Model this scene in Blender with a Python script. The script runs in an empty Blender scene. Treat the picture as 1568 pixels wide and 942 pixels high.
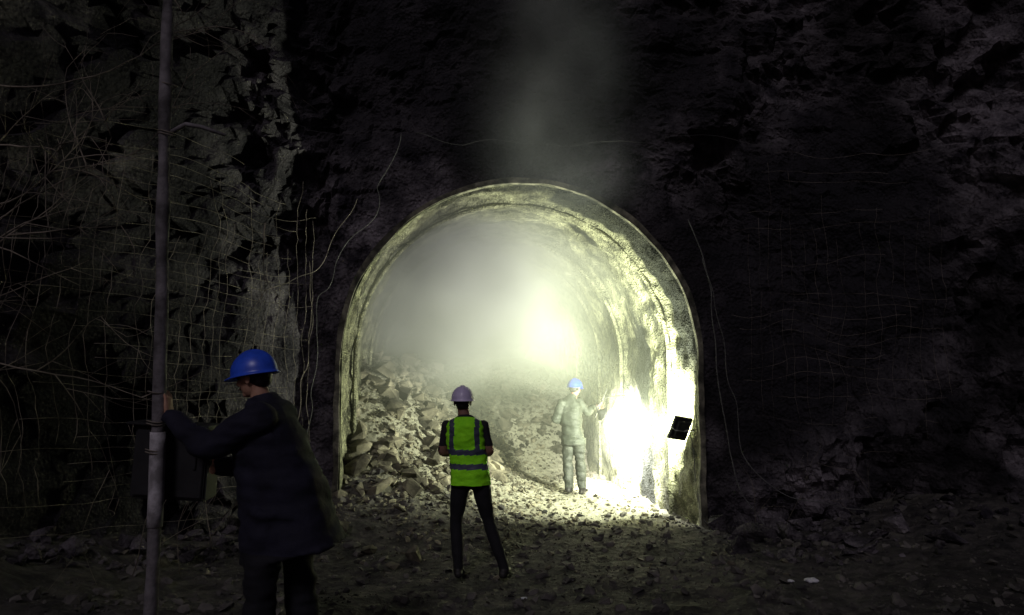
import bpy, bmesh, math, random, time
import numpy as np
from mathutils import Vector, Matrix, noise
random.seed(7); np.random.seed(7)
scene=bpy.context.scene
scene.view_settings.view_transform='Standard'; scene.view_settings.look='None'
scene.view_settings.exposure=0
C=bpy.context.collection
def V(*a): return Vector(a)
def ss(a,b,x):
    t=max(0.,min(1.,(x-a)/(b-a))); return t*t*(3-2*t)
# ---------------------------------------------------------------- materials
def mat(name,col=(.5,.5,.5),rough=.8,metal=0,col2=None,nscale=8,bump=0,bscale=30,spec=.3,detail=6,vor=False,attr=None,attrcol=None,macro=0,mscale=.6,fine=0):
    m=bpy.data.materials.new(name); m.use_nodes=True
    nt=m.node_tree; b=nt.nodes['Principled BSDF']
    b.inputs['Roughness'].default_value=rough; b.inputs['Metallic'].default_value=metal
    b.inputs['Specular IOR Level'].default_value=spec
    tc=nt.nodes.new('ShaderNodeTexCoord')
    n=nt.nodes.new('ShaderNodeTexNoise'); n.inputs['Scale'].default_value=nscale; n.inputs['Detail'].default_value=detail
    n.inputs['Roughness'].default_value=.65
    nt.links.new(tc.outputs['Object'],n.inputs['Vector'])
    r=nt.nodes.new('ShaderNodeValToRGB')
    c2=col2 if col2 else tuple(c*.7 for c in col)
    r.color_ramp.elements[0].position=.38; r.color_ramp.elements[1].position=.64
    r.color_ramp.elements[0].color=(*c2,1); r.color_ramp.elements[1].color=(*col,1)
    nt.links.new(n.outputs['Fac'],r.inputs['Fac'])
    out=r.outputs['Color']
    if macro:
        n3=nt.nodes.new('ShaderNodeTexNoise'); n3.inputs['Scale'].default_value=mscale; n3.inputs['Detail'].default_value=3
        nt.links.new(tc.outputs['Object'],n3.inputs['Vector'])
        mr=nt.nodes.new('ShaderNodeMapRange'); nt.links.new(n3.outputs['Fac'],mr.inputs[0])
        for i,q in enumerate((.38,.64,1-macro,1+macro*.7)): mr.inputs[i+1].default_value=q
        mm=nt.nodes.new('ShaderNodeMix'); mm.data_type='RGBA'; mm.blend_type='MULTIPLY'; mm.inputs['Factor'].default_value=1
        nt.links.new(out,mm.inputs['A']); nt.links.new(mr.outputs[0],mm.inputs['B']); out=mm.outputs['Result']
    if attr:
        a=nt.nodes.new('ShaderNodeAttribute'); a.attribute_name=attr
        mx=nt.nodes.new('ShaderNodeMix'); mx.data_type='RGBA'
        nt.links.new(a.outputs['Fac'],mx.inputs['Factor'])
        nt.links.new(out,mx.inputs['A']); mx.inputs['B'].default_value=(*attrcol,1)
        out=mx.outputs['Result']
    nt.links.new(out,b.inputs['Base Color'])
    if bump:
        n2=nt.nodes.new('ShaderNodeTexNoise'); n2.inputs['Scale'].default_value=bscale; n2.inputs['Detail'].default_value=8
        n2.inputs['Roughness'].default_value=.72
        nt.links.new(tc.outputs['Object'],n2.inputs['Vector'])
        h=n2.outputs['Fac']
        if vor:
            v=nt.nodes.new('ShaderNodeTexVoronoi'); v.inputs['Scale'].default_value=bscale*.6
            nt.links.new(tc.outputs['Object'],v.inputs['Vector'])
            ad=nt.nodes.new('ShaderNodeMath'); ad.operation='ADD'
            nt.links.new(h,ad.inputs[0]); nt.links.new(v.outputs['Distance'],ad.inputs[1]); h=ad.outputs[0]
        bp=nt.nodes.new('ShaderNodeBump'); bp.inputs['Distance'].default_value=bump; bp.inputs['Strength'].default_value=1
        nt.links.new(h,bp.inputs['Height'])
        nrm=bp.outputs['Normal']
        if fine:
            v2=nt.nodes.new('ShaderNodeTexVoronoi'); v2.inputs['Scale'].default_value=bscale*3; nt.links.new(tc.outputs['Object'],v2.inputs['Vector'])
            b2=nt.nodes.new('ShaderNodeBump'); b2.inputs['Distance'].default_value=fine; nt.links.new(v2.outputs['Distance'],b2.inputs['Height'])
            nt.links.new(nrm,b2.inputs['Normal']); nrm=b2.outputs['Normal']
        nt.links.new(nrm,b.inputs['Normal'])
    return m
M_rock=mat('rock',(.17,.152,.168),.9,col2=(.017,.015,.020),nscale=2.6,bump=.08,bscale=8,vor=True,attr='shot_shade',attrcol=(.017,.016,.020),spec=.2,macro=.8,mscale=.6,fine=.025)
M_lining=mat('shotcrete_lining',(.40,.40,.25),.85,col2=(.11,.11,.07),nscale=6,bump=.08,bscale=12,vor=True,attr='damp_shade',attrcol=(.010,.012,.010),fine=.025,macro=.5,mscale=1.3)
M_collar=mat('concrete_collar',(.24,.23,.17),.85,col2=(.05,.05,.037),nscale=6,bump=.02,bscale=25,macro=.6,mscale=1.5)
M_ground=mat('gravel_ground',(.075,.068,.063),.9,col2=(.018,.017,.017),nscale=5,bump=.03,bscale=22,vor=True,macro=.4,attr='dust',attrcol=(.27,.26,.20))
M_rub=mat('rubble_stone',(.22,.20,.145),.9,col2=(.038,.034,.024),nscale=3,bump=.012,bscale=20,macro=.5,mscale=1.6)
M_grav=mat('gravel_stone',(.125,.115,.105),.85,col2=(.024,.023,.023),nscale=2.5,bump=.005,bscale=40)
M_wire=mat('rusty_wire',(.27,.235,.20),.7,metal=.1,col2=(.05,.042,.034),nscale=3)
M_cable=mat('cable_rubber',(.10,.10,.10),.5,col2=(.05,.05,.05))
M_twig=mat('dry_twig',(.26,.225,.185),.9,col2=(.04,.034,.028),nscale=3)
M_pole=mat('weathered_pole',(.20,.185,.20),.7,col2=(.05,.045,.048),nscale=5,bump=.01,bscale=30)
M_tape=mat('pale_pole_band',(.46,.44,.48),.7,col2=(.18,.17,.18),nscale=10)
M_box=mat('black_box_paint',(.015,.015,.018),.6,col2=(.008,.008,.01))
M_lampb=mat('lamp_housing_black',(.03,.03,.03),.5,col2=(.02,.02,.02))
M_steel=mat('steel_bracket',(.3,.3,.3),.45,metal=.8)
M_skin=mat('skin',(.42,.24,.17),.6,col2=(.34,.18,.12),nscale=20)
M_skin_dark=mat('skin_dark',(.26,.14,.10),.6,col2=(.2,.1,.075),nscale=20)  # skin colour scaled darker, used on two of the workers
M_hair=mat('black_hair',(.012,.01,.01),.6,nscale=60)
M_tshirt=mat('black_tshirt',(.022,.02,.025),.9,bump=.003,bscale=60)
M_trous=mat('black_trousers',(.012,.012,.015),.85,bump=.004,bscale=35)
M_shoe=mat('black_shoes',(.02,.018,.018),.5)
M_vest=mat('hi_vis_vest_green',(.36,1.0,.02),.8,col2=(.25,.80,.012),nscale=7,bump=.012,bscale=9)
M_band=mat('reflective_band_grey',(.075,.085,.13),.5,col2=(.055,.06,.10))
M_helm_w=mat('helmet_lilac_white',(.66,.60,.84),.35,col2=(.54,.48,.70),spec=.5,nscale=14)
M_helm_b=mat('helmet_blue',(.030,.10,.72),.35,col2=(.02,.07,.52),spec=.5,nscale=14)
M_helm_b2=mat('helmet_dark_blue',(.012,.04,.33),.4,col2=(.008,.03,.25),spec=.4,nscale=14)
M_navy=mat('navy_jacket',(.013,.013,.028),.85,col2=(.006,.006,.014),nscale=5,bump=.006,bscale=22)
M_navy_t=mat('dark_work_trousers',(.010,.010,.015),.85,bump=.004,bscale=30)
M_rain=mat('grey_green_rainsuit',(.042,.048,.038),.55,col2=(.020,.023,.018),nscale=7,bump=.018,bscale=12)
M_rain_d=mat('grey_rain_trousers',(.045,.049,.041),.55,col2=(.020,.022,.019),nscale=7,bump=.018,bscale=12)
M_plastic=mat('white_plastic',(.6,.6,.65),.5)
M_eye=mat('eye_dark',(.02,.015,.01),.2)
M_lip=mat('lips',(.25,.1,.08),.6)
# ---------------------------------------------------------------- mesh helpers
def mkobj(name,verts,faces,mats,parent=None,smooth=True,fmat=None):
    me=bpy.data.meshes.new(name); me.from_pydata([tuple(v) for v in verts],[],faces); me.update()
    for m in (mats if isinstance(mats,(list,tuple)) else [mats]): me.materials.append(m)
    if smooth: me.polygons.foreach_set('use_smooth',[True]*len(me.polygons))
    if fmat is not None: me.polygons.foreach_set('material_index',fmat)
    o=bpy.data.objects.new(name,me); C.objects.link(o)
    if parent: o.parent=parent
    return o
def empty(name,loc=(0,0,0)):
    e=bpy.data.objects.new(name,None); e.location=loc; C.objects.link(e); e.empty_display_size=.2; return e
def tube(pts,rad,n=8,side=None,cap=True,ex=2.0):
    pts=[Vector(p) for p in pts]; N=len(pts)
    if not isinstance(rad,(list,tuple)): rad=[rad]*N
    rad=[(r,r) if not isinstance(r,(list,tuple)) else r for r in rad]
    T=[]
    for i in range(N):
        t=(pts[min(i+1,N-1)]-pts[max(i-1,0)]); T.append(t.normalized() if t.length>1e-9 else V(0,0,1))
    u=Vector(side) if side is not None else (V(1,0,0) if abs(T[0].x)<.8 else V(0,1,0))
    cs=[]
    for k in range(n):
        a=2*math.pi*k/n; c,s=math.cos(a),math.sin(a)
        if ex!=2.0:
            c=math.copysign(abs(c)**(2/ex),c); s=math.copysign(abs(s)**(2/ex),s)
        cs.append((c,s))
    vs=[];fs=[]
    for i in range(N):
        base=Vector(side) if side is not None else u
        u=(base-T[i]*base.dot(T[i])).normalized(); w=T[i].cross(u)
        ua=u*rad[i][0]; wa=w*rad[i][1]
        for c,s in cs: vs.append(pts[i]+ua*c+wa*s)
    for i in range(N-1):
        for k in range(n):
            k2=(k+1)%n; fs.append((i*n+k,i*n+k2,(i+1)*n+k2,(i+1)*n+k))
    if cap:
        fs.append(tuple(reversed(range(n)))); fs.append(tuple((N-1)*n+k for k in range(n)))
    return vs,fs
def spline(pts,rads,k=5):
    P=[Vector(p) for p in pts]; R=[(r,r) if not isinstance(r,(list,tuple)) else r for r in rads]
    op=[];orr=[]
    for i in range(len(P)-1):
        p0=P[max(i-1,0)];p1=P[i];p2=P[i+1];p3=P[min(i+2,len(P)-1)]
        for j in range(k):
            t=j/k
            op.append(.5*((2*p1)+(-p0+p2)*t+(2*p0-5*p1+4*p2-p3)*t*t+(-p0+3*p1-3*p2+p3)*t**3))
            s=t*t*(3-2*t)*.5+t*.5
            orr.append((R[i][0]*(1-s)+R[i+1][0]*s,R[i][1]*(1-s)+R[i+1][1]*s))
    op.append(P[-1]); orr.append(R[-1]); return op,orr
def ellipsoid(c,r,n=16,m=10,rot=None):
    vs=[];fs=[]
    c=Vector(c)
    for i in range(m+1):
        th=math.pi*i/m
        if i in(0,m): 
            p=V(0,0,r[2]*math.cos(th)); p=rot@p if rot else p; vs.append(c+p); continue
        for k in range(n):
            a=2*math.pi*k/n
            p=V(r[0]*math.sin(th)*math.cos(a),r[1]*math.sin(th)*math.sin(a),r[2]*math.cos(th))
            p=rot@p if rot else p; vs.append(c+p)
    for k in range(n): fs.append((0,1+k,1+(k+1)%n))
    for i in range(m-2):
        for k in range(n):
            a=1+i*n; fs.append((a+k,a+n+k,a+n+(k+1)%n,a+(k+1)%n))
    L=len(vs)-1; a=1+(m-2)*n
    for k in range(n): fs.append((L,a+(k+1)%n,a+k))
    return vs,fs
def join(geos):
    vs=[];fs=[]
    for g in geos:
        o=len(vs); vs+=list(g[0]); fs+=[tuple(i+o for i in f) for f in g[1]]
    return vs,fs
def box(c,s,rot=None,bev=.006):
    bm=bmesh.new(); bmesh.ops.create_cube(bm,size=1)
    for v in bm.verts: v.co=Vector((v.co.x*s[0],v.co.y*s[1],v.co.z*s[2]))
    if bev: bmesh.ops.bevel(bm,geom=bm.edges[:],offset=bev,segments=2,affect='EDGES')
    bm.verts.index_update()
    vs=[(Vector(c)+(rot@v.co if rot else v.co)) for v in bm.verts]; fs=[tuple(v.index for v in f.verts) for f in bm.faces]
    bm.free(); return vs,fs
def remesh(name,geos,vox,mats,parent=None,fold=0,ff=7,matf=None,sm=3):
    vs,fs=join(geos)
    o=mkobj(name,vs,fs,mats)
    bm=bmesh.new(); bm.from_mesh(o.data); bmesh.ops.recalc_face_normals(bm,faces=bm.faces); bm.to_mesh(o.data); bm.free()
    r=o.modifiers.new('r','REMESH'); r.mode='VOXEL'; r.voxel_size=vox
    s=o.modifiers.new('s','SMOOTH'); s.factor=.5; s.iterations=sm
    dg=bpy.context.evaluated_depsgraph_get()
    me=bpy.data.meshes.new_from_object(o.evaluated_get(dg)); o.modifiers.clear(); o.data=me
    me.materials.clear()
    for m in (mats if isinstance(mats,(list,tuple)) else [mats]): me.materials.append(m)
    if fold:
        for v in me.vertices:
            p=v.co; d=noise.noise(V(p.x*ff,p.y*ff,p.z*ff*1.6))+.6*noise.noise(V(p.x*ff*1.2+9,p.y*ff*1.2,p.z*ff*3.2))
            d=d*abs(d)**.3
            v.co=p+v.normal*d*fold
    me.polygons.foreach_set('use_smooth',[True]*len(me.polygons))
    me.polygons.foreach_set('material_index',[matf(f.center) if matf else 0 for f in me.polygons])
    me.update()
    if parent: o.parent=parent
    return o
# ---------------------------------------------------------------- people
def hand_geo(wr,f,nrm,th=1,curl=(.35,.4,.45,.5),sc=1.0):
    wr=Vector(wr); f=Vector(f).normalized(); nrm=Vector(nrm); nrm=(nrm-f*nrm.dot(f)).normalized()
    l=f.cross(nrm)*th
    G=[tube([wr-f*.03*sc,wr,wr+f*.045*sc,wr+f*.09*sc,wr+f*.1*sc],[(.026*sc,.019*sc),(.027*sc,.018*sc),(.040*sc,.017*sc),(.040*sc,.014*sc),(.034*sc,.01*sc)],12,side=l)]
    for k,(o,L) in enumerate(((.030,.072),(.010,.082),(-.011,.076),(-.031,.058))):
        p=wr+f*.088*sc+l*o*sc; d=(f+l*o*2).normalized(); pts=[p-f*.015]; rr=[.0095*sc]
        for sgm,fr in enumerate((.42,.32,.26)):
            ang=curl[k]*(1.0,1.3,.9)[sgm]
            ax=d.cross(nrm).normalized(); d=Matrix.Rotation(ang,3,ax)@d
            pts.append(p.copy()); rr.append(.0095*sc-.0006*sgm); p=p+d*L*fr*sc
        pts.append(p); rr.append(.0068*sc); G.append(tube(pts,rr,8))
    p=wr+f*.025*sc+l*.028*sc
    pts=[p-l*.01,p+(f*.5+l*.75+nrm*.25).normalized()*.038*sc]
    pts.append(pts[-1]+(f*.75+l*.4+nrm*.5).normalized()*.032*sc); pts.append(pts[-1]+(f*.8+l*.1+nrm*.6).normalized()*.026*sc)
    G.append(tube(pts,[.014*sc,.0115*sc,.010*sc,.0075*sc],8))
    return G
def helmet(parent,c,R,m,sc=1.0):
    nph=48; pf=[]
    for i in range(15):
        t=math.pi/2*i/14; pf.append((math.sin(t),math.cos(t)*.125))
    outer=len(pf)
    vs=[];fs=[]
    prof_=[(r,z,0) for (r,z) in pf]+[(1.02,-.012,0),(1.09,-.017,1),(1.10,-.022,1),(1.06,-.024,1),(.93,-.018,0),(.9,.0,0),(.8,.05,0),(.5,.09,0),(.02,.1,0)]
    for (r,z,br) in prof_:
        for k in range(nph):
            a=2*math.pi*k/nph; cx=math.cos(a)*.112*r; cy=math.sin(a)*.138*r
            if br: cy+=max(0,math.sin(a))**2*.035; 
            zz=z
            if br: zz-=max(0,math.sin(a))**2*.008
            if z>.02 and not br and abs(cx)<.018 and r<.97 and len(vs)<outer*nph: zz+=.006
            vs.append(V(cx,cy,zz)*sc)
    n_=len(prof_)
    for i in range(n_-1):
        for k in range(nph): fs.append((i*nph+k,i*nph+(k+1)%nph,(i+1)*nph+(k+1)%nph,(i+1)*nph+k))
    vs=[Vector(c)+R@(V(0,0,.03)+v) for v in vs]
    o=mkobj('hard_hat',vs,fs,m,parent)
    g=tube([Vector(c)+R@V(.097*math.cos(a)*sc,(.115*math.sin(a))*sc,.008) for a in np.linspace(math.pi,2*math.pi,16)],[(.003,.011)]*16,6,side=(0,0,1)); mkobj('helmet_band',g[0],g[1],M_band,parent)
    return o
def head(parent,c,yaw,pitch,roll,hm,skin,hs=1.0):
    R=(Matrix.Rotation(yaw,3,'Z')@Matrix.Rotation(pitch,3,'X')@Matrix.Rotation(roll,3,'Y'))
    c=Vector(c); L=lambda x,y,z:c+R@V(x,y,z)
    G=[ellipsoid(L(0,-.012,.03),(.074,.095,.088),18,12,R),ellipsoid(L(0,.018,-.03),(.060,.07,.085),16,10,R),ellipsoid(L(0,.055,-.09),(.03,.025,.022),10,8,R)]
    G.append(tube([L(0,.083,.02),L(0,.096,-.005),L(0,.108,-.028),L(0,.09,-.036)],[.009,.011,.014,.011],8))
    for s in(-1,1):
        G.append(ellipsoid(L(s*.076,-.005,-.01),(.010,.018,.032),10,8,R))
        G.append(ellipsoid(L(s*.035,.068,-.03),(.022,.02,.02),10,8,R))
        G.append(ellipsoid(L(s*.032,.078,.022),(.024,.013,.007),10,8,R))
    remesh('head',G,.0045,[skin],parent,sm=4)
    for s in(-1,1):
        g=ellipsoid(L(s*.031,.080,.003),(.013,.009,.008),10,8,R); mkobj('eye',g[0],g[1],M_eye,parent)
    g=ellipsoid(L(0,.086,-.058),(.024,.01,.008),10,8,R); mkobj('mouth',g[0],g[1],M_lip,parent)
    G=[ellipsoid(L(0,-.026,.028),(.079,.090,.092),18,12,R),ellipsoid(L(0,-.05,-.02),(.068,.056,.05),14,10,R)]
    remesh('hair',G,.006,[M_hair],parent,fold=.003,ff=60)
    helmet(parent,L(0,-.006,0),Matrix(R),hm,hs)
def person(name,loc,torso,side,arms,legs,headc,hy,hm,mats,matf,fold,hands,skin,neck=None,legr=(.085,.06,.045),armr=(.058,.045,.032),vox=.013,hp=0,hr=0,tex=2.4,hs=1.0):
    e=empty(name,loc); G=[]
    p,r=spline([t[0] for t in torso],[t[1] for t in torso],5); G.append(tube(p,r,28,side=side,ex=tex))
    for (s,el,w) in arms:
        s,el,w=map(Vector,(s,el,w)); 
        p,r=spline([s,(s+el)/2,el,(el+w)/2,w],[armr[0]*1.08,armr[0],armr[1]*1.05,armr[1],armr[2]],5); G.append(tube(p,r,14))
        G.append(ellipsoid(s,(armr[0]*1.12,)*3,14,10))
    for (h,k,a,toe) in legs:
        h,k,a,toe=map(Vector,(h,k,a,toe))
        p,r=spline([h,(h+k)/2,k,k*.6+a*.4,a,a-V(0,0,.02)],[legr[0]*1.05,legr[0]*.9,legr[1],legr[1]*1.02,legr[2],legr[2]],5); G.append(tube(p,r,16))
        d=(toe-a); d.z=0; d.normalize(); b=V(a.x,a.y,.035)
        G.append(tube([b-d*.075,b-d*.05,b,b+d*.08,b+d*.14,b+d*.175],[(.028,.024),(.038,.034),(.042,.04),(.045,.034),(.042,.026),(.022,.016)],14,side=V(-d.y,d.x,0),ex=2.5))
    remesh('body',G,vox,mats,e,fold=fold,matf=matf,sm=3)
    hc=Vector(headc); nb_=Vector(neck)
    g=tube([nb_-V(0,0,.05),nb_,(nb_+hc)/2,hc-V(0,0,.05)],[.06,.056,.052,.055],16); mkobj('neck',g[0],g[1],skin,e)
    head(e,headc,hy,hp,hr,hm,skin,hs)
    for i,(w,f,nr_,th,cu) in enumerate(hands):
        remesh('hand_%d'%i,hand_geo(w,f,nr_,th,cu),.0035,[skin],e,sm=2)
    return e
def segd(p,a,b):
    a=Vector(a);b=Vector(b);t=max(0,min(1,(p-a).dot(b-a)/(b-a).length_squared)); return (p-a-(b-a)*t).length
aL=((-.190,0,1.375),(-.228,.03,1.13),(-.02,.20,1.16)); aR=((.150,0,1.375),(.208,.03,1.13),(.0,.235,1.20))
def mf1(c):
    if c.z<.085: return 2
    for (s,e_,w) in (aL,aR):
        if segd(c,e_,w)<.055 and c.z<1.21: return 3
        s=Vector(s);e2=Vector(e_)
        if segd(c,s.lerp(e2,.72),e2)<.052 and c.z<1.19 and abs(c.x+.02)>.17: return 3
    return 1 if c.z<.93 else 0
tor1=[((.03,.0,.86),(.165,.115)),((.03,0,.95),(.165,.115)),((.015,.01,1.06),(.148,.105)),((-.005,.01,1.18),(.155,.108)),((-.02,.0,1.30),(.170,.112)),((-.02,-.01,1.38),(.165,.098)),((-.02,-.01,1.43),(.12,.075)),((-.02,0,1.475),(.06,.058))]
w1=person('worker_in_hi_vis_vest',(-.42,7.0,.02),tor1,(1,0,0),[aL,aR],
  [((-.055,0,.88),(-.10,.03,.49),(-.075,-.02,.09),(-.10,.2,.0)),((.115,0,.88),(.20,.03,.50),(.345,-.03,.09),(.40,.2,.0))],
  (-.045,.02,1.60),.05,M_helm_w,[M_tshirt,M_trous,M_shoe,M_skin_dark],mf1,.005,
  [((-.02,.20,1.16),(1,.1,.15),(0,-1,0),1,(.3,.3,.3,.3)),((0,.235,1.20),(-1,.0,-.1),(0,-1,0),-1,(.3,.3,.3,.3))],M_skin_dark,neck=(-.03,0,1.46),legr=(.090,.058,.046),armr=(.050,.042,.032),hs=.95)
vt=[((.03,0,.84),(.184,.140)),((.03,0,.95),(.180,.137)),((.015,.01,1.06),(.174,.128)),((-.005,.01,1.18),(.176,.130)),((-.02,.0,1.30),(.182,.131)),((-.02,-.01,1.375),(.178,.120)),((-.02,-.01,1.42),(.150,.098)),((-.02,-.005,1.452),(.085,.075))]
p,r=spline([t[0] for t in vt],[t[1] for t in vt],11); nn=72
v,f=tube(p,r,nn,side=(1,0,0),cap=False,ex=2.5)
v=[q+V(q.x+.0,q.y,0).normalized()*(.010*noise.noise(V(q.x*9,q.y*9,q.z*14))+.008*noise.noise(V(q.x*20,q.y*9,q.z*30+5))+.012*(1-ss(.84,.98,q.z))*math.sin(math.atan2(q.y,q.x)*5+1)) for q in v]
fm=[]
for ff in f:
    c=sum((v[i] for i in ff),Vector())/4; k=0
    if 1.115<c.z<1.165 or .985<c.z<1.035: k=1
    if c.z>1.165 and (.095<abs(c.x+.02)<.140): k=1
    fm.append(k)
vo=mkobj('safety_vest',v,f,[M_vest,M_band],w1,fmat=fm)
so=vo.modifiers.new('s','SOLIDIFY'); so.thickness=.006
bL=((-.185,-.03,1.37),(-.275,-.02,1.13),(-.14,.17,1.05)); bR=((.09,.03,1.38),(.22,.10,1.23),(.37,.22,1.31))
def mf2(c):
    if c.z<.10: return 2
    return 1 if c.z<.76 else 0
sd2=(.9,-.42,0)
tor2=[((-.02,.0,.74),(.185,.15)),((-.02,0,.86),(.175,.145)),((-.03,0,1.02),(.160,.135)),((-.045,0,1.2),(.18,.14)),((-.05,0,1.33),(.175,.125)),((-.045,0,1.41),(.135,.10)),((-.02,.01,1.47),(.07,.068)),((-.01,.02,1.50),(.06,.06))]
w2=person('worker_in_rain_suit',(.95,11.5,.02),tor2,sd2,[bL,bR],
  [((-.09,.03,.84),(-.09,.05,.48),(-.08,.0,.09),(-.02,.2,0)),((.07,-.04,.84),(.10,.0,.48),(.12,-.02,.09),(.22,.15,0))],
  (.025,.03,1.60),-.6,M_helm_b2,[M_rain,M_rain_d,M_shoe],mf2,.028,
  [((-.14,.17,1.05),(.6,.6,-.1),(0,-.3,-1),1,(.5,.5,.5,.5)),((.37,.22,1.31),(.8,.4,.15),(.3,-.6,-.5),1,(.9,.9,.9,.9))],M_skin_dark,neck=(0,.015,1.47),legr=(.102,.08,.066),armr=(.07,.058,.044),hp=-.1)
g=tube([(.95+.36,11.5+.24,1.16),(.95+.46,11.5+.28,1.38),(.95+.56,11.5+.33,1.60)],.010,8); mkobj('scaling_bar',g[0],g[1],M_steel)
cL=((-.07,-.17,1.39),(-.34,-.20,1.235),(-.628,-.06,1.40)); cR=((-.07,.17,1.37),(-.14,.2,1.07),(-.392,.04,1.09))
def mf3(c):
    if c.z<.10: return 2
    return 1 if c.z<.655 else 0
fd=(-.97,.24,0)
tor3=[((.085,0,.63),(.305,.23)),((.07,0,.70),(.29,.225)),((.025,0,.92),(.255,.205)),((-.03,0,1.12),(.22,.20)),((-.07,0,1.28),(.19,.205)),((-.085,0,1.39),(.15,.185)),((-.105,0,1.46),(.105,.10)),((-.12,0,1.515),(.08,.07))]
w3=person('worker_in_navy_jacket',(-1.33,4.3,.27),tor3,fd,[cL,cR],
  [((-.0,-.11,.88),(-.06,-.11,.48),(-.06,-.1,.09),(-.3,-.08,0)),((.03,.11,.88),(.09,.12,.48),(.14,.12,.09),(-.1,.16,0))],
  (-.165,0,1.615),1.33,M_helm_b,[M_navy,M_navy_t,M_shoe],mf3,.024,
  [((-.628,-.055,1.405),(-.12,.25,.95),(-1,.1,0),-1,(.25,.3,.35,.4)),((-.392,.03,1.09),(-.1,.9,.25),(-1,0,0),1,(.3,.3,.3,.3))],M_skin,neck=(-.12,0,1.50),legr=(.115,.09,.07),armr=(.085,.068,.046),hp=-.16,vox=.013)
# ---------------------------------------------------------------- terrain functions
AX=.09; RP=2.25; SPR=2.05; YP=9.3; SK=-.132
def tx(y): return AX+SK*(y-YP)
def gz(x,y):
    h=.0
    A=1.66*ss(7.6,12.6,y)+.5*ss(13,18,y)
    xr=.9+ .12*math.sin(y*1.3) + 3.5*ss(13.2,16,y); xl=-2.5+2.5*ss(13,17,y)
    S=1-ss(xl,xr,x); S=S**1.15
    side=ss(-4.2,-2.6,x) if y<9.2 else 1
    h+=A*S*side
    h+=.42*ss(9.2,11.0,y)*(1-ss(-2.2,-.7,x))*(1-ss(13,16,y))
    h+=.27*(1-ss(-1.7,-.7,x))*(1-ss(5.0,6.6,y))
    h+=.5*ss(3.2,5.5,x)*ss(5,9,y)+.8*ss(5,12,x)
    h+=.6*(1-ss(-5.0,-2.7,x))
    return h
def gzn(x,y):
    p=V(x,y,0)
    return gz(x,y)+.05*noise.noise(p*1.3)+.035*noise.noise(p*4)+.018*noise.noise(p*11)+.008*noise.noise(p*27)
def dist_arch(x,z):
    dx=x-AX
    if z>SPR: return math.hypot(dx,z-SPR)-RP
    return abs(dx)-RP
def shot_shade(x,z):
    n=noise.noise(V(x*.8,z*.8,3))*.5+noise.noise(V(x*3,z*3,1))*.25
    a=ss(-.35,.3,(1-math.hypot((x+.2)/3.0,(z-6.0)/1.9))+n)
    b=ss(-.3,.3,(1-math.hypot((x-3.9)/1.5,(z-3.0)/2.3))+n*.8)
    c=.72*(1-ss(-2.75,-2.35,x))*ss(-.35,.15,n+.09)  # left cliff: colour darkened to offset lamp spill, not shotcrete
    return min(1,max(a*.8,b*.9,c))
def rock_y(x,z,detail=True,sm=None):
    L=max(0,-x-2.4+.25*noise.noise(V(z*.7,1,1))); R=max(0,x-3.8)
    y=9.33-min(9.0,2.1*L*L/(L+.7))-min(6,.42*R*R/(R+.8))+.13*max(0,z-4.8)*(1+L)
    if not detail: return y
    d=dist_arch(x,z); f=.04+.96*ss(0.05,1.5,d)
    if sm is None: sm=shot_shade(x,z)
    if x<-2.2: sm*=.15
    p=V(x,y*.6,z)
    a=.42*noise.noise(p*.55)+.26*noise.noise(p*1.3+V(5,0,0))
    r=(1-abs(noise.noise(p*1.7+V(2,2,2)))*2)*.14+(1-abs(noise.noise(p*3.6))*2)*.07
    c=noise.cell(p*2.6+V(a,a*2,a)*1.5)*.14+noise.cell(p*5.5+V(r,r,r)*3)*.07
    fi=.06*noise.noise(p*7)+.04*noise.noise(p*15)
    return y-(a+(r-.1)*(1-.7*sm)+c*(1-.85*sm)+fi*(1-.5*sm))*f*(1+.6*min(L,1))
# ---------------------------------------------------------------- rock face
prof=[]
nb=36
for i in range(nb): prof.append((V(-RP,0,-.6+(SPR+.6)*i/nb),V(-1,0,0)))
na=200
for i in range(na+1):
    a=math.pi-math.pi*i/na; prof.append((V(RP*math.cos(a),0,SPR+RP*math.sin(a)),V(math.cos(a),0,math.sin(a))))
for i in range(nb): prof.append((V(RP,0,SPR-(SPR+.6)*(i+1)/nb),V(1,0,0)))
nr=190
vs=[];sh=[]
for j in range(nr+1):
    t=j/nr; r=.03+5.0*t+7*t**3
    for (p,d) in prof:
        q=p+d*r; x=q.x+AX; z=q.z
        s_=shot_shade(x,z); j1=noise.noise(V(x*5,z*5,0))*.05*min(1,r)
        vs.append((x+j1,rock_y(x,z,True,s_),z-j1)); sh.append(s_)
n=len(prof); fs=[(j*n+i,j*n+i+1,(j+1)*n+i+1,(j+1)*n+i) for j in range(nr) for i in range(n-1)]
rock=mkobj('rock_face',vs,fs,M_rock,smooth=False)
at=rock.data.attributes.new('shot_shade','FLOAT','POINT'); at.data.foreach_set('value',sh)
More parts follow.
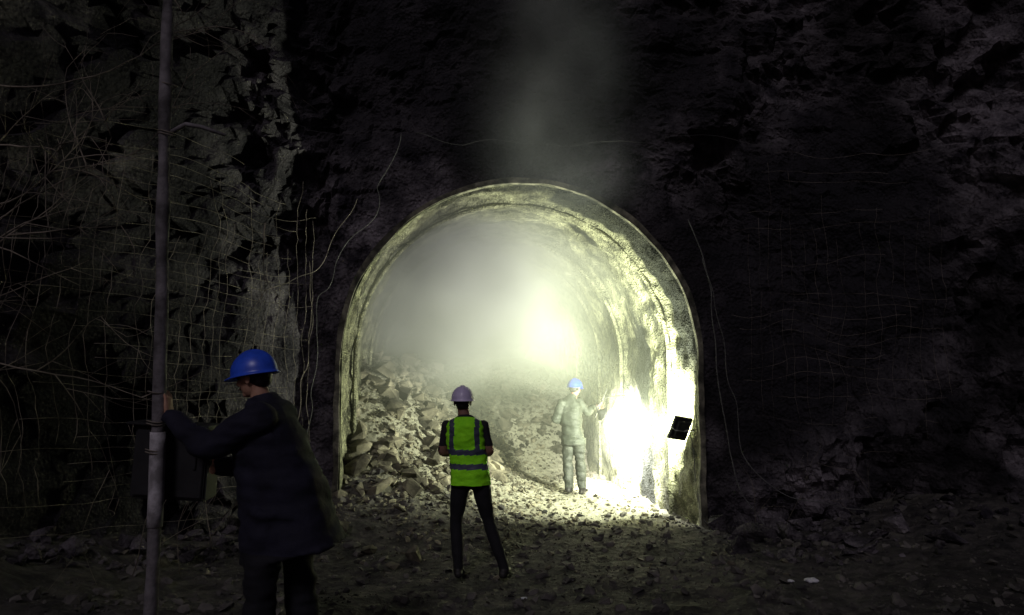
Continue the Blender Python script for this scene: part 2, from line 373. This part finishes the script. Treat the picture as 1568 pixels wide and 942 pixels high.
# ---------------------------------------------------------------- tunnel
tun=empty('concrete_tunnel')
pr=[]
for i in range(26): pr.append((-1,0,-.5+(SPR+.5)*i/26))
for i in range(81):
    a=math.pi-math.pi*i/80; pr.append((math.cos(a),math.sin(a),SPR))
for i in range(26): pr.append((1,0,SPR-(SPR+.5)*(i+1)/26))
def Roff(y):
    return -.065*ss(9.98,10.02,y)-.085*ss(11.97,12.01,y)-.06*ss(14.97,15.01,y)-.05*ss(17.5,17.54,y)
ys=[9.16,9.2]; y=9.2
while y<21:
    y+=.055 if y<13 else .12
    ys.append(y)
for s in (9.985,10.015,11.975,12.005,14.975,15.005): ys.append(s)
ys=sorted(ys)
vs=[];dm=[]
for y in ys:
    R=RP-.04+Roff(y)
    for (c,s,z0) in pr:
        p=V(c*R,y,z0+s*R)
        amp=.0 if y<9.25 else 1
        nz=(.07*noise.noise(p*1.6)+.05*noise.noise(p*5)+.03*noise.noise(p*13))*amp
        X=tx(y)+c*(R-nz); Z=z0+s*(R-nz)
        vs.append((X,y,Z))
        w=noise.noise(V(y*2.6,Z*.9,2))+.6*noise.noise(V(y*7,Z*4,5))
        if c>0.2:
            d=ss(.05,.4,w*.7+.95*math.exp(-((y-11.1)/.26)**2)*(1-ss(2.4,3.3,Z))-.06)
            d=max(d,.95*(1-ss(9.85,10.02,y))*ss(1.6,2.2,Z))  # portal section's upper right wall: shade of the step put into the colour
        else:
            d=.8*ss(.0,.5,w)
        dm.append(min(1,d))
n=len(pr); fs=[(j*n+i+1,j*n+i,(j+1)*n+i,(j+1)*n+i+1) for j in range(len(ys)-1) for i in range(n-1)]
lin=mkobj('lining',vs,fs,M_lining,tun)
at=lin.data.attributes.new('damp_shade','FLOAT','POINT'); at.data.foreach_set('value',dm)
sec=[(-.045,9.14),(-.045,9.24),(.02,9.24),(.03,9.40),(.035,9.40),(.025,9.14)]
vs=[]
for (c,s,z0) in pr:
    for (dr,y) in sec:
        R=RP+dr+.022*noise.noise(V(c*5,s*5+z0*3,dr*9)); vs.append((AX+c*R,y+.022*noise.noise(V(c*6,s*6+z0*4,1)),z0+s*R))
k=len(sec); fs=[(i*k+a,i*k+(a+1)%k,(i+1)*k+(a+1)%k,(i+1)*k+a) for i in range(n-1) for a in range(k)]
mkobj('portal_collar',vs,fs,M_collar,tun,smooth=False)
for ri,yy in enumerate((10.0,12.0,13.4,15.0,16.6)):
    R=RP-.065+Roff(yy+.05)
    pts=[(tx(yy)+c*R,yy+.03+.01*noise.noise(V(c*3,s*3+z0,ri)),z0+s*R) for (c,s,z0) in pr]
    g=tube(pts,[(.03,.03)]*len(pts),6,side=(0,1,0)); mkobj('arch_rib_%d'%ri,g[0],g[1],M_lining,tun)
vs=[];fs=[];nx=30
for i in range(nx+1):
    for j in range(nx+1):
        x=tx(20.6)-2.6+5.2*i/nx; z=-.5+5.5*j/nx
        vs.append((x,20.6+.3*noise.noise(V(x,z,0))+.1*noise.noise(V(x*3,z*3,0)),z))
fs=[(i*(nx+1)+j,(i+1)*(nx+1)+j,(i+1)*(nx+1)+j+1,i*(nx+1)+j+1) for i in range(nx) for j in range(nx)]
mkobj('heading_face',vs,fs,M_rub,tun,smooth=False)
# ---------------------------------------------------------------- ground
def axis(a,b,st,ext):
    l=list(np.arange(a,b,st)); s=st; x=a
    while x>-ext: s*=1.35; x-=s; l.insert(0,x)
    s=st; x=l[-1]
    while x<ext: s*=1.35; x+=s; l.append(x)
    return [float(q) for q in l]
gx=axis(-4.2,6.2,.065,150); gy2=axis(4.5,14,.065,150)
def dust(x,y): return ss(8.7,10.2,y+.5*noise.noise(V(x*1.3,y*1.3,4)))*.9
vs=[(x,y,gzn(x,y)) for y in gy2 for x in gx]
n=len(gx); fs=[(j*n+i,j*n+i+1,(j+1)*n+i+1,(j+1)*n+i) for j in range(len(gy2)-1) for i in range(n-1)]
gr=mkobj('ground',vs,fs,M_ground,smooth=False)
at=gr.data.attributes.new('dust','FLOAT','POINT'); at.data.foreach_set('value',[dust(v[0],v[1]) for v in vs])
# ---------------------------------------------------------------- stones
variants=[]
for k in range(26):
    bm=bmesh.new()
    sc=(1,random.uniform(.55,1),random.uniform(.35,.8))
    for i in range(random.randint(9,14)):
        v=Vector((random.gauss(0,1),random.gauss(0,1),random.gauss(0,1))).normalized()*random.uniform(.75,1)
        bm.verts.new((v.x*sc[0],v.y*sc[1],v.z*sc[2]))
    r=bmesh.ops.convex_hull(bm,input=bm.verts)
    bmesh.ops.delete(bm,geom=list({g for g in r['geom_interior']+r['geom_unused'] if isinstance(g,bmesh.types.BMVert)}),context='VERTS')
    bmesh.ops.triangulate(bm,faces=bm.faces)
    bm.verts.index_update()
    variants.append((np.array([v.co[:] for v in bm.verts]),np.array([[v.index for v in f.verts] for f in bm.faces]))); bm.free()
def stones(name,items,m):
    AV=[];AF=[];off=0
    for (x,y,z,s) in items:
        v,f=variants[random.randrange(len(variants))]
        R=np.array(Matrix.Rotation(random.uniform(0,6.3),3,'Z')@Matrix.Rotation(random.gauss(0,.45),3,'X')@Matrix.Rotation(random.gauss(0,.45),3,'Y'))
        AV.append((v*s)@R.T+np.array([x,y,z])); AF.append(f+off); off+=len(v)
    AV=np.concatenate(AV).astype('f');AF=np.concatenate(AF).astype('i')
    me=bpy.data.meshes.new(name); me.vertices.add(len(AV)); me.vertices.foreach_set('co',AV.ravel())
    me.loops.add(len(AF)*3); me.loops.foreach_set('vertex_index',AF.ravel())
    me.polygons.add(len(AF)); me.polygons.foreach_set('loop_start',np.arange(0,len(AF)*3,3,dtype='i'))
    me.update(calc_edges=True); me.validate(); me.materials.append(m)
    me.polygons.foreach_set('use_smooth',[False]*len(me.polygons))
    o=bpy.data.objects.new(name,me); C.objects.link(o); return o
items=[]
while len(items)<9500:
    y=random.uniform(7.0,16.0); x=random.uniform(-4,3)
    if y>9.1 and abs(x-tx(y))>2.2: continue
    h=gz(x,y)
    pr_=min(1,h*1.6+(.02 if y<9.3 else .22))
    if y<9 and x<-2.6: pr_*=.3
    if random.random()>pr_: continue
    s=min(.24,.016*random.random()**(-.68))
    if h<.3: s=min(s,.06)
    if s>.11 and random.random()<.45: s*=.5
    items.append((x,y,gzn(x,y)+s*.15,s))
for (x,y,s) in [(-2.0,9.9,.19),(-1.75,10.0,.17),(-1.0,7.6,.17),(-1.15,7.35,.10),(-1.5,7.9,.14),(-.1,9.2,.08),(-1.9,8.4,.16),(-1.35,9.0,.12),(-1.6,10.8,.2),(-1.1,10.3,.16),(-.7,11.2,.15)]:
    items.append((x,y,gzn(x,y)+s*.35,s))
stones('rubble_pile',items,M_rub)
items=[]
while len(items)<8000:
    y=random.uniform(4.5,10.0); x=random.uniform(-3.5,5.2)
    if y>9.2 and abs(x-tx(y))>2.2: continue
    if gz(x,y)>.55 : continue
    s=min(.08,.007*random.random()**(-.72))
    items.append((x,y,gzn(x,y)+s*.15,s))
stones('gravel',items,M_grav)
items=[]
for i in range(230):
    x=random.choice([random.uniform(2.4,6),random.uniform(2.4,4)]); y=9.1-random.random()**2*1.6-.25*max(0,x-3.8)
    s=min(.24,.04*random.random()**(-.6)); items.append((x,y,gzn(x,y)+s*.2,s))
for i in range(240):
    x=random.uniform(-4.2,-2.2); y=rock_y(x,.3,False)-random.random()*1.4
    s=min(.2,.04*random.random()**(-.5)); items.append((x,y,gzn(x,y)+s*.2,s))
stones('fallen_boulders',items,M_rock)
# ---------------------------------------------------------------- wire mesh nets
def net(name,x0,x1,z0,z1,cell,off,r,gaps=.08,seed=1,slope=0,st=.1):
    rnd=random.Random(seed); geos=[]
    def P(x,z):
        z=z+slope*(x-x1)
        w=.12*noise.noise(V(x*1.7,z*1.7,seed))
        X=x+.06*noise.noise(V(x*2,z*2,seed+4))+.02*noise.noise(V(x*7,z*7,seed)); Z=z+.16*noise.noise(V(x*1.3,z*1.3,seed+8))+.03*noise.noise(V(x*6,z*6,seed+1))
        return V(X,rock_y(X,Z,False)-off+w,Z)
    z=z0
    while z<z1:
        a=x0+rnd.uniform(0,.7); b=x1-rnd.uniform(0,.7)
        if rnd.random()>gaps:
            nn=int((b-a)/st); pts=[P(a+(b-a)*i/nn,z) for i in range(nn+1)]; geos.append(tube(pts,r,3))
        z+=cell*rnd.uniform(.75,1.25)
    x=x0
    while x<x1:
        a=z0+rnd.uniform(0,.9); b=z1-rnd.uniform(0,1.1)
        if rnd.random()>gaps:
            nn=int((b-a)/.1); pts=[P(x,a+(b-a)*i/nn) for i in range(nn+1)]; geos.append(tube(pts,r,3))
        x+=cell*rnd.uniform(.75,1.25)*(.62 if slope else 1)
    v,f=join(geos); return mkobj(name,v,f,M_wire)
net('wire_mesh_net',-4.4,-2.35,.3,4.2,.12,.55,.0028,gaps=.2,seed=3,slope=-.10,st=.05)
net('wire_mesh_net',2.7,5.2,.9,4.6,.13,.20,.0017,gaps=.3,seed=5)
# ---------------------------------------------------------------- dry branches
def bush(name,roots,seed,gen=3):
    rnd=random.Random(seed); geos=[]
    def grow(p,d,L,r,g):
        nseg=max(4,int(L/.11)); pts=[p.copy()]; cur=p.copy(); dd=d.normalized()
        bend=V(rnd.gauss(0,.08),rnd.gauss(0,.06),rnd.gauss(-.03,.07))
        for i in range(nseg):
            dd=(dd+bend+V(rnd.gauss(0,.09),rnd.gauss(0,.09),rnd.gauss(0,.09))).normalized()
            cur=cur+dd*(L/nseg)
            ly=rock_y(cur.x,cur.z,False)-.55
            if cur.y>ly: cur.y=cur.y*.5+ly*.5
            pts.append(cur.copy())
            if g>0 and rnd.random()<.36:
                s=rnd.choice((-1,1)); ax=V(rnd.gauss(0,.3),1,rnd.gauss(0,.3)).normalized()
                nd=Matrix.Rotation(s*rnd.uniform(.4,1.0),3,ax)@dd
                grow(cur,nd,L*rnd.uniform(.35,.65),r*.6,g-1)
        geos.append(tube(pts,[max(.0014,r*(1-.8*i/nseg)) for i in range(nseg+1)],4))
    for (p,d,L,r) in roots: grow(Vector(p),Vector(d),L,r,gen)
    v,f=join(geos); return mkobj(name,v,f,M_twig)
bush('dry_branches',[((-4.0,5.0,1.9),(.9,-.1,.35),1.7,.008),((-4.1,4.9,2.4),(.9,0,.5),1.8,.011),((-3.9,4.9,3.0),(.9,0,-.05),1.6,.009),((-3.7,4.9,3.4),(.8,0,.3),1.5,.008),
    ((-3.9,5.0,1.5),(.6,0,.8),1.5,.008),((-3.8,4.9,2.7),(.7,0,.6),1.6,.009),((-3.6,5.0,3.9),(.9,0,-.2),1.6,.008)],4)
bush('dry_branches',[((-2.7,6.8,.3),(.1,0,1),1.0,.005),((-2.8,6.4,.2),(-.3,0,1),1.0,.005),((-3.0,6.0,.3),(.2,0,1),1.1,.005),((-2.5,7.4,3.4),(-.15,-.1,-1),.8,.008)],11,2)
bush('dry_branches',[((2.75,8.5,.15),(.1,-.1,1),.8,.004),((3.0,8.3,.2),(.4,-.1,.8),.7,.004),((3.9,7.9,.3),(-.2,-.1,1),.6,.004)],12,2)
# ---------------------------------------------------------------- cables
def cable(name,pts,r=.007,wob=.03,m=M_cable,par=None):
    p,_=spline(pts,[r]*len(pts),10)
    p=[q+V(noise.noise(q*2.1),.3*noise.noise(q*1.7+V(3,3,3)),noise.noise(q*2.3+V(7,0,0)))*wob for q in p]
    g=tube(p,r,5); return mkobj(name,g[0],g[1],m,par)
cable('hanging_cable',[(2.15,8.95,3.7),(2.36,8.95,3.2),(2.44,8.9,2.3),(2.5,8.85,1.4),(2.62,8.8,.7),(2.9,8.6,.1)],.007,.08)
cable('hanging_cable',[(2.30,8.9,3.3),(2.5,8.9,2.4),(2.62,8.85,1.5),(2.7,8.7,.9),(3.1,8.4,.5),(3.9,8.1,.45)],.005,.1)
cable('hanging_cable',[(-1.35,8.9,4.75),(-1.6,8.9,4.1),(-1.9,8.9,3.6),(-2.2,8.85,3.0),(-2.33,8.8,2.3),(-2.36,8.75,1.3),(-2.3,8.6,.5)],.004,.2)
cable('hanging_cable',[(-1.9,8.9,4.0),(-2.25,8.85,3.3),(-2.5,8.3,2.9),(-2.7,7.6,2.75)],.004,.1,m=M_wire)
cable('hanging_cable',[(-2.4,8.6,3.2),(-2.35,8.6,2.4),(-2.4,8.5,1.5),(-2.3,8.4,.5)],.004,.12,m=M_wire)
cable('hanging_cable',[(-1.2,9.0,4.8),(-.2,9.05,4.72),(1.0,9.0,4.7),(2.2,8.95,4.8),(3.4,8.7,4.6)],.002,.1)
# ---------------------------------------------------------------- pole
pole=empty('wooden_pole',(-2.03,4.25,0))
pts=[];rr=[]
for i in range(60):
    z=-.1+5.2*i/59
    pts.append((.016*math.sin(z*1.1)+.01*noise.noise(V(0,0,z*2)),.01*math.cos(z*.8),z)); rr.append(.038+.007*noise.noise(V(4,0,z*3))-.0012*z)
g=tube(pts,rr,16); mkobj('shaft',g[0],g[1],M_pole,pole)
def poleband(z0,z1,nm):
    pp=[p for p in pts if z0<=p[2]<=z1]; g=tube(pp,.0425,16); mkobj(nm,g[0],g[1],M_tape,pole)
poleband(1.02,1.62,'paint_band_low'); 
g=tube([(.03,0,3.32),(.12,-.02,3.36),(.22,-.03,3.34),(.36,-.03,3.29)],[.015,.014,.012,.009],8); mkobj('branch_stub',g[0],g[1],M_pole,pole)
geos=[]
for zz in (1.46,1.475,1.62,1.635,1.80,3.30,3.315,3.6): 
    geos.append(tube([(.046*math.cos(a),.046*math.sin(a),zz+.006*math.sin(a*2)) for a in np.linspace(0,6.283,20)],.004,5))
v,f=join(geos); mkobj('wire_ties',v,f,M_wire,pole)
db=empty('distribution_box',(-1.99,4.45,1.385))
rot=Matrix.Rotation(.06,3,'Y')
g=box((0,0,0),(.44,.18,.42),rot,.012); mkobj('case',g[0],g[1],M_box,db,smooth=False)
g=join([box((0,-.097,.0),(.40,.012,.38),rot,.004),box((.15,-.108,0),(.02,.014,.07),rot,.003),box((0,-.02,.222),(.48,.24,.014),rot,.004)]); mkobj('door_and_hood',g[0],g[1],M_box,db,smooth=False)
g=tube([(-.1,0,-.2),(-.12,-.02,-.4),(-.08,-.02,-.7),(-.11,0,-1.25)],.008,6); mkobj('supply_cable',g[0],g[1],M_cable,db)
# ---------------------------------------------------------------- lamps
fl=empty('floodlight',(2.12,9.42,1.18))
dirA=V(-.42,1,.42).normalized()
q=dirA.to_track_quat('Y','Z').to_matrix(); q=q@Matrix.Rotation(.16,3,'Y')
G=[box((0,0,0),(.27,.055,.31),q,.01),box(q@V(0,-.045,0),(.16,.05,.16),q,.01)]
for i in range(7): G.append(box(q@V(-.09+.03*i,-.045,0),(.005,.05,.22),q,0))
v,f=join(G); mkobj('housing',v,f,M_lampb,fl,smooth=False)
G=[tube([q@V(-.15,0,0),q@V(-.15,-.10,0),q@V(.15,-.10,0),q@V(.15,0,0)],[(.004,.015)]*4,6,side=(0,0,1)),tube([q@V(0,-.1,0),(.1,-.06,-.02),(.2,-.04,-.03)],.012,8)]
v,f=join(G); mkobj('bracket',v,f,M_steel,fl)
la=bpy.data.lights.new('floodlight_led','AREA'); la.shape='RECTANGLE'; la.size=.22; la.size_y=.24; la.energy=650; la.color=(.95,1,.76)
lo=bpy.data.objects.new('led_panel',la); C.objects.link(lo); lo.parent=fl; lo.location=q@V(0,.034,0); lo.rotation_euler=(-dirA).to_track_quat('Z','Y').to_euler()
cable('lamp_cable',[(0.1,-.08,-.05),(.14,-.1,-.3),(.16,-.12,-.7),(.22,-.3,-1.1),(.5,-.6,-1.12)],.006,.01,par=fl)
# second work lamp: aimed at the right wall and floor; shade added to block spill
wl=empty('work_lamp',(1.48,11.55,1.18))
dirB=V(.70,.22,-.42).normalized()
lb=bpy.data.lights.new('work_lamp_bulb','SPOT'); lb.energy=1700; lb.shadow_soft_size=.09; lb.color=(1,1,.88)
lb.spot_size=math.radians(168); lb.spot_blend=.6
lo=bpy.data.objects.new('bulb',lb); C.objects.link(lo); lo.parent=wl; lo.rotation_euler=(-dirB).to_track_quat('Z','Y').to_euler()
sideB=dirB.cross(V(0,0,1)).normalized()
g=tube([-dirB*.18,-dirB*.14,-dirB*.11,-dirB*.09],[.025,.05,.09,.115],20,side=sideB,cap=False)
o=mkobj('spill_shade',g[0],g[1],M_lampb,wl); o.modifiers.new('s','SOLIDIFY').thickness=.004
g=tube([-dirB*.17,-dirB*.22+V(0,0,.05),(.0,.05,.3),(.42,.05,.34)],[.02,.012,.01,.01],8)
mkobj('socket_and_arm',g[0],g[1],M_lampb,wl)
# ---------------------------------------------------------------- litter
def litter(x,y,s,seed):
    vs,fs=ellipsoid((0,0,0),(s,s*.6,s*.35),12,8)
    vs=[v_*(1+.6*noise.noise(v_*(2.2/s)+V(seed,0,0))) for v_ in vs]
    o=mkobj('plastic_litter',vs,fs,M_plastic,smooth=False); o.location=(x,y,gzn(x,y)+s*.25)
litter(2.72,6.9,.06,1); litter(2.55,6.95,.03,2); litter(5.3,7.6,.06,3); litter(.1,6.4,.025,4)
# ---------------------------------------------------------------- smoke
def smoke(name,lo,hi,build,col,rate):
    g=box(((lo[0]+hi[0])/2,(lo[1]+hi[1])/2,(lo[2]+hi[2])/2),(hi[0]-lo[0],hi[1]-lo[1],hi[2]-lo[2]),None,0)
    m=bpy.data.materials.new(name); m.use_nodes=True; nt=m.node_tree
    m.cycles.volume_step_rate=rate
    for x in list(nt.nodes): nt.nodes.remove(x)
    o=nt.nodes.new('ShaderNodeOutputMaterial'); s=nt.nodes.new('ShaderNodeVolumeScatter')
    s.inputs['Color'].default_value=(*col,1); s.inputs['Anisotropy'].default_value=0
    nt.links.new(s.outputs[0],o.inputs['Volume'])
    tc=nt.nodes.new('ShaderNodeTexCoord')
    def mt(op,a,b=None,c=None):
        n=nt.nodes.new('ShaderNodeMath'); n.operation=op
        for i,x in enumerate((a,b,c)):
            if x is None: continue
            if isinstance(x,(int,float)): n.inputs[i].default_value=x
            else: nt.links.new(x,n.inputs[i])
        return n.outputs[0]
    sp=nt.nodes.new('ShaderNodeSeparateXYZ'); nt.links.new(tc.outputs['Object'],sp.inputs[0])
    nz=nt.nodes.new('ShaderNodeTexNoise'); nz.inputs['Scale'].default_value=.9; nz.inputs['Detail'].default_value=2; nt.links.new(tc.outputs['Object'],nz.inputs['Vector'])
    def gauss(c,s_):
        acc=None
        for i in range(3):
            if s_[i] is None: continue
            d=mt('DIVIDE',mt('SUBTRACT',sp.outputs[i],c[i]),s_[i]); d=mt('MULTIPLY',d,d); acc=d if acc is None else mt('ADD',acc,d)
        return mt('EXPONENT',mt('MULTIPLY',acc,-1.0))
    def mr(x,a,b,c,d):
        n=nt.nodes.new('ShaderNodeMapRange'); n.interpolation_type='SMOOTHSTEP'
        nt.links.new(x,n.inputs[0])
        for i,y in enumerate((a,b,c,d)): n.inputs[i+1].default_value=y
        return n.outputs[0]
    d=build(mt,sp,nz.outputs['Fac'],gauss,mr)
    nt.links.new(d,s.inputs['Density'])
    return mkobj(name,g[0],g[1],m,smooth=False)
def bt(mt,sp,nz,gauss,mr):
    a=mt('MULTIPLY',gauss((-.75,11.9,3.45),(1.42,2.4,1.20)),1.6)
    b=mr(sp.outputs[1],13.0,17,0,.28)
    tot=mt('ADD',mt('ADD',a,b),.012)
    return mt('MULTIPLY',tot,mr(nz,.3,.7,.4,1.55))
smoke('smoke',(-3.9,9.4,0.02),(2.5,20.4,4.6),bt,(.94,.98,.80),2.5)
def bp_(mt,sp,nz,gauss,mr):
    a=mt('MULTIPLY',gauss((.55,8.9,4.2),(.55,.35,None)),.72)
    a=mt('MULTIPLY',a,mr(sp.outputs[2],3.6,4.4,0,1)); a=mt('MULTIPLY',a,mr(sp.outputs[2],4.4,7.5,1,.40))
    return mt('MULTIPLY',a,mr(nz,.35,.66,.4,1.4))
smoke('smoke_plume',(-1.1,8.0,3.5),(2.2,9.35,8.4),bp_,(.85,.9,.95),2.0)
# ---------------------------------------------------------------- world, moonlight
w=bpy.data.worlds.new('World'); scene.world=w; w.use_nodes=True; nt=w.node_tree
bg=nt.nodes['Background']; sky=nt.nodes.new('ShaderNodeTexSky'); sky.sky_type='NISHITA'; sky.sun_disc=False
dirS=V(.22,.75,-.62).normalized()
sky.sun_elevation=math.asin(-dirS.z); sky.sun_rotation=math.atan2(-dirS.x,-dirS.y)
mx=nt.nodes.new('ShaderNodeMix'); mx.data_type='RGBA'; mx.blend_type='MULTIPLY'; mx.inputs['Factor'].default_value=1
nt.links.new(sky.outputs[0],mx.inputs['A']); mx.inputs['B'].default_value=(1,.72,.74,1)
nt.links.new(mx.outputs['Result'],bg.inputs['Color']); bg.inputs['Strength'].default_value=.009
sl=bpy.data.lights.new('moonlight','SUN'); sl.energy=.47; sl.angle=math.radians(12); sl.color=(.97,.90,.98)
so_=bpy.data.objects.new('moonlight',sl); C.objects.link(so_); so_.rotation_euler=(-dirS).to_track_quat('Z','Y').to_euler()
# ---------------------------------------------------------------- camera
cd=bpy.data.cameras.new('camera'); cd.lens=26; cd.sensor_width=36; cd.clip_end=500; cd.clip_start=.05
co=bpy.data.objects.new('camera',cd); C.objects.link(co); co.location=(0,0,1.94); co.rotation_euler=(math.radians(90+4.64),0,0)
scene.camera=co
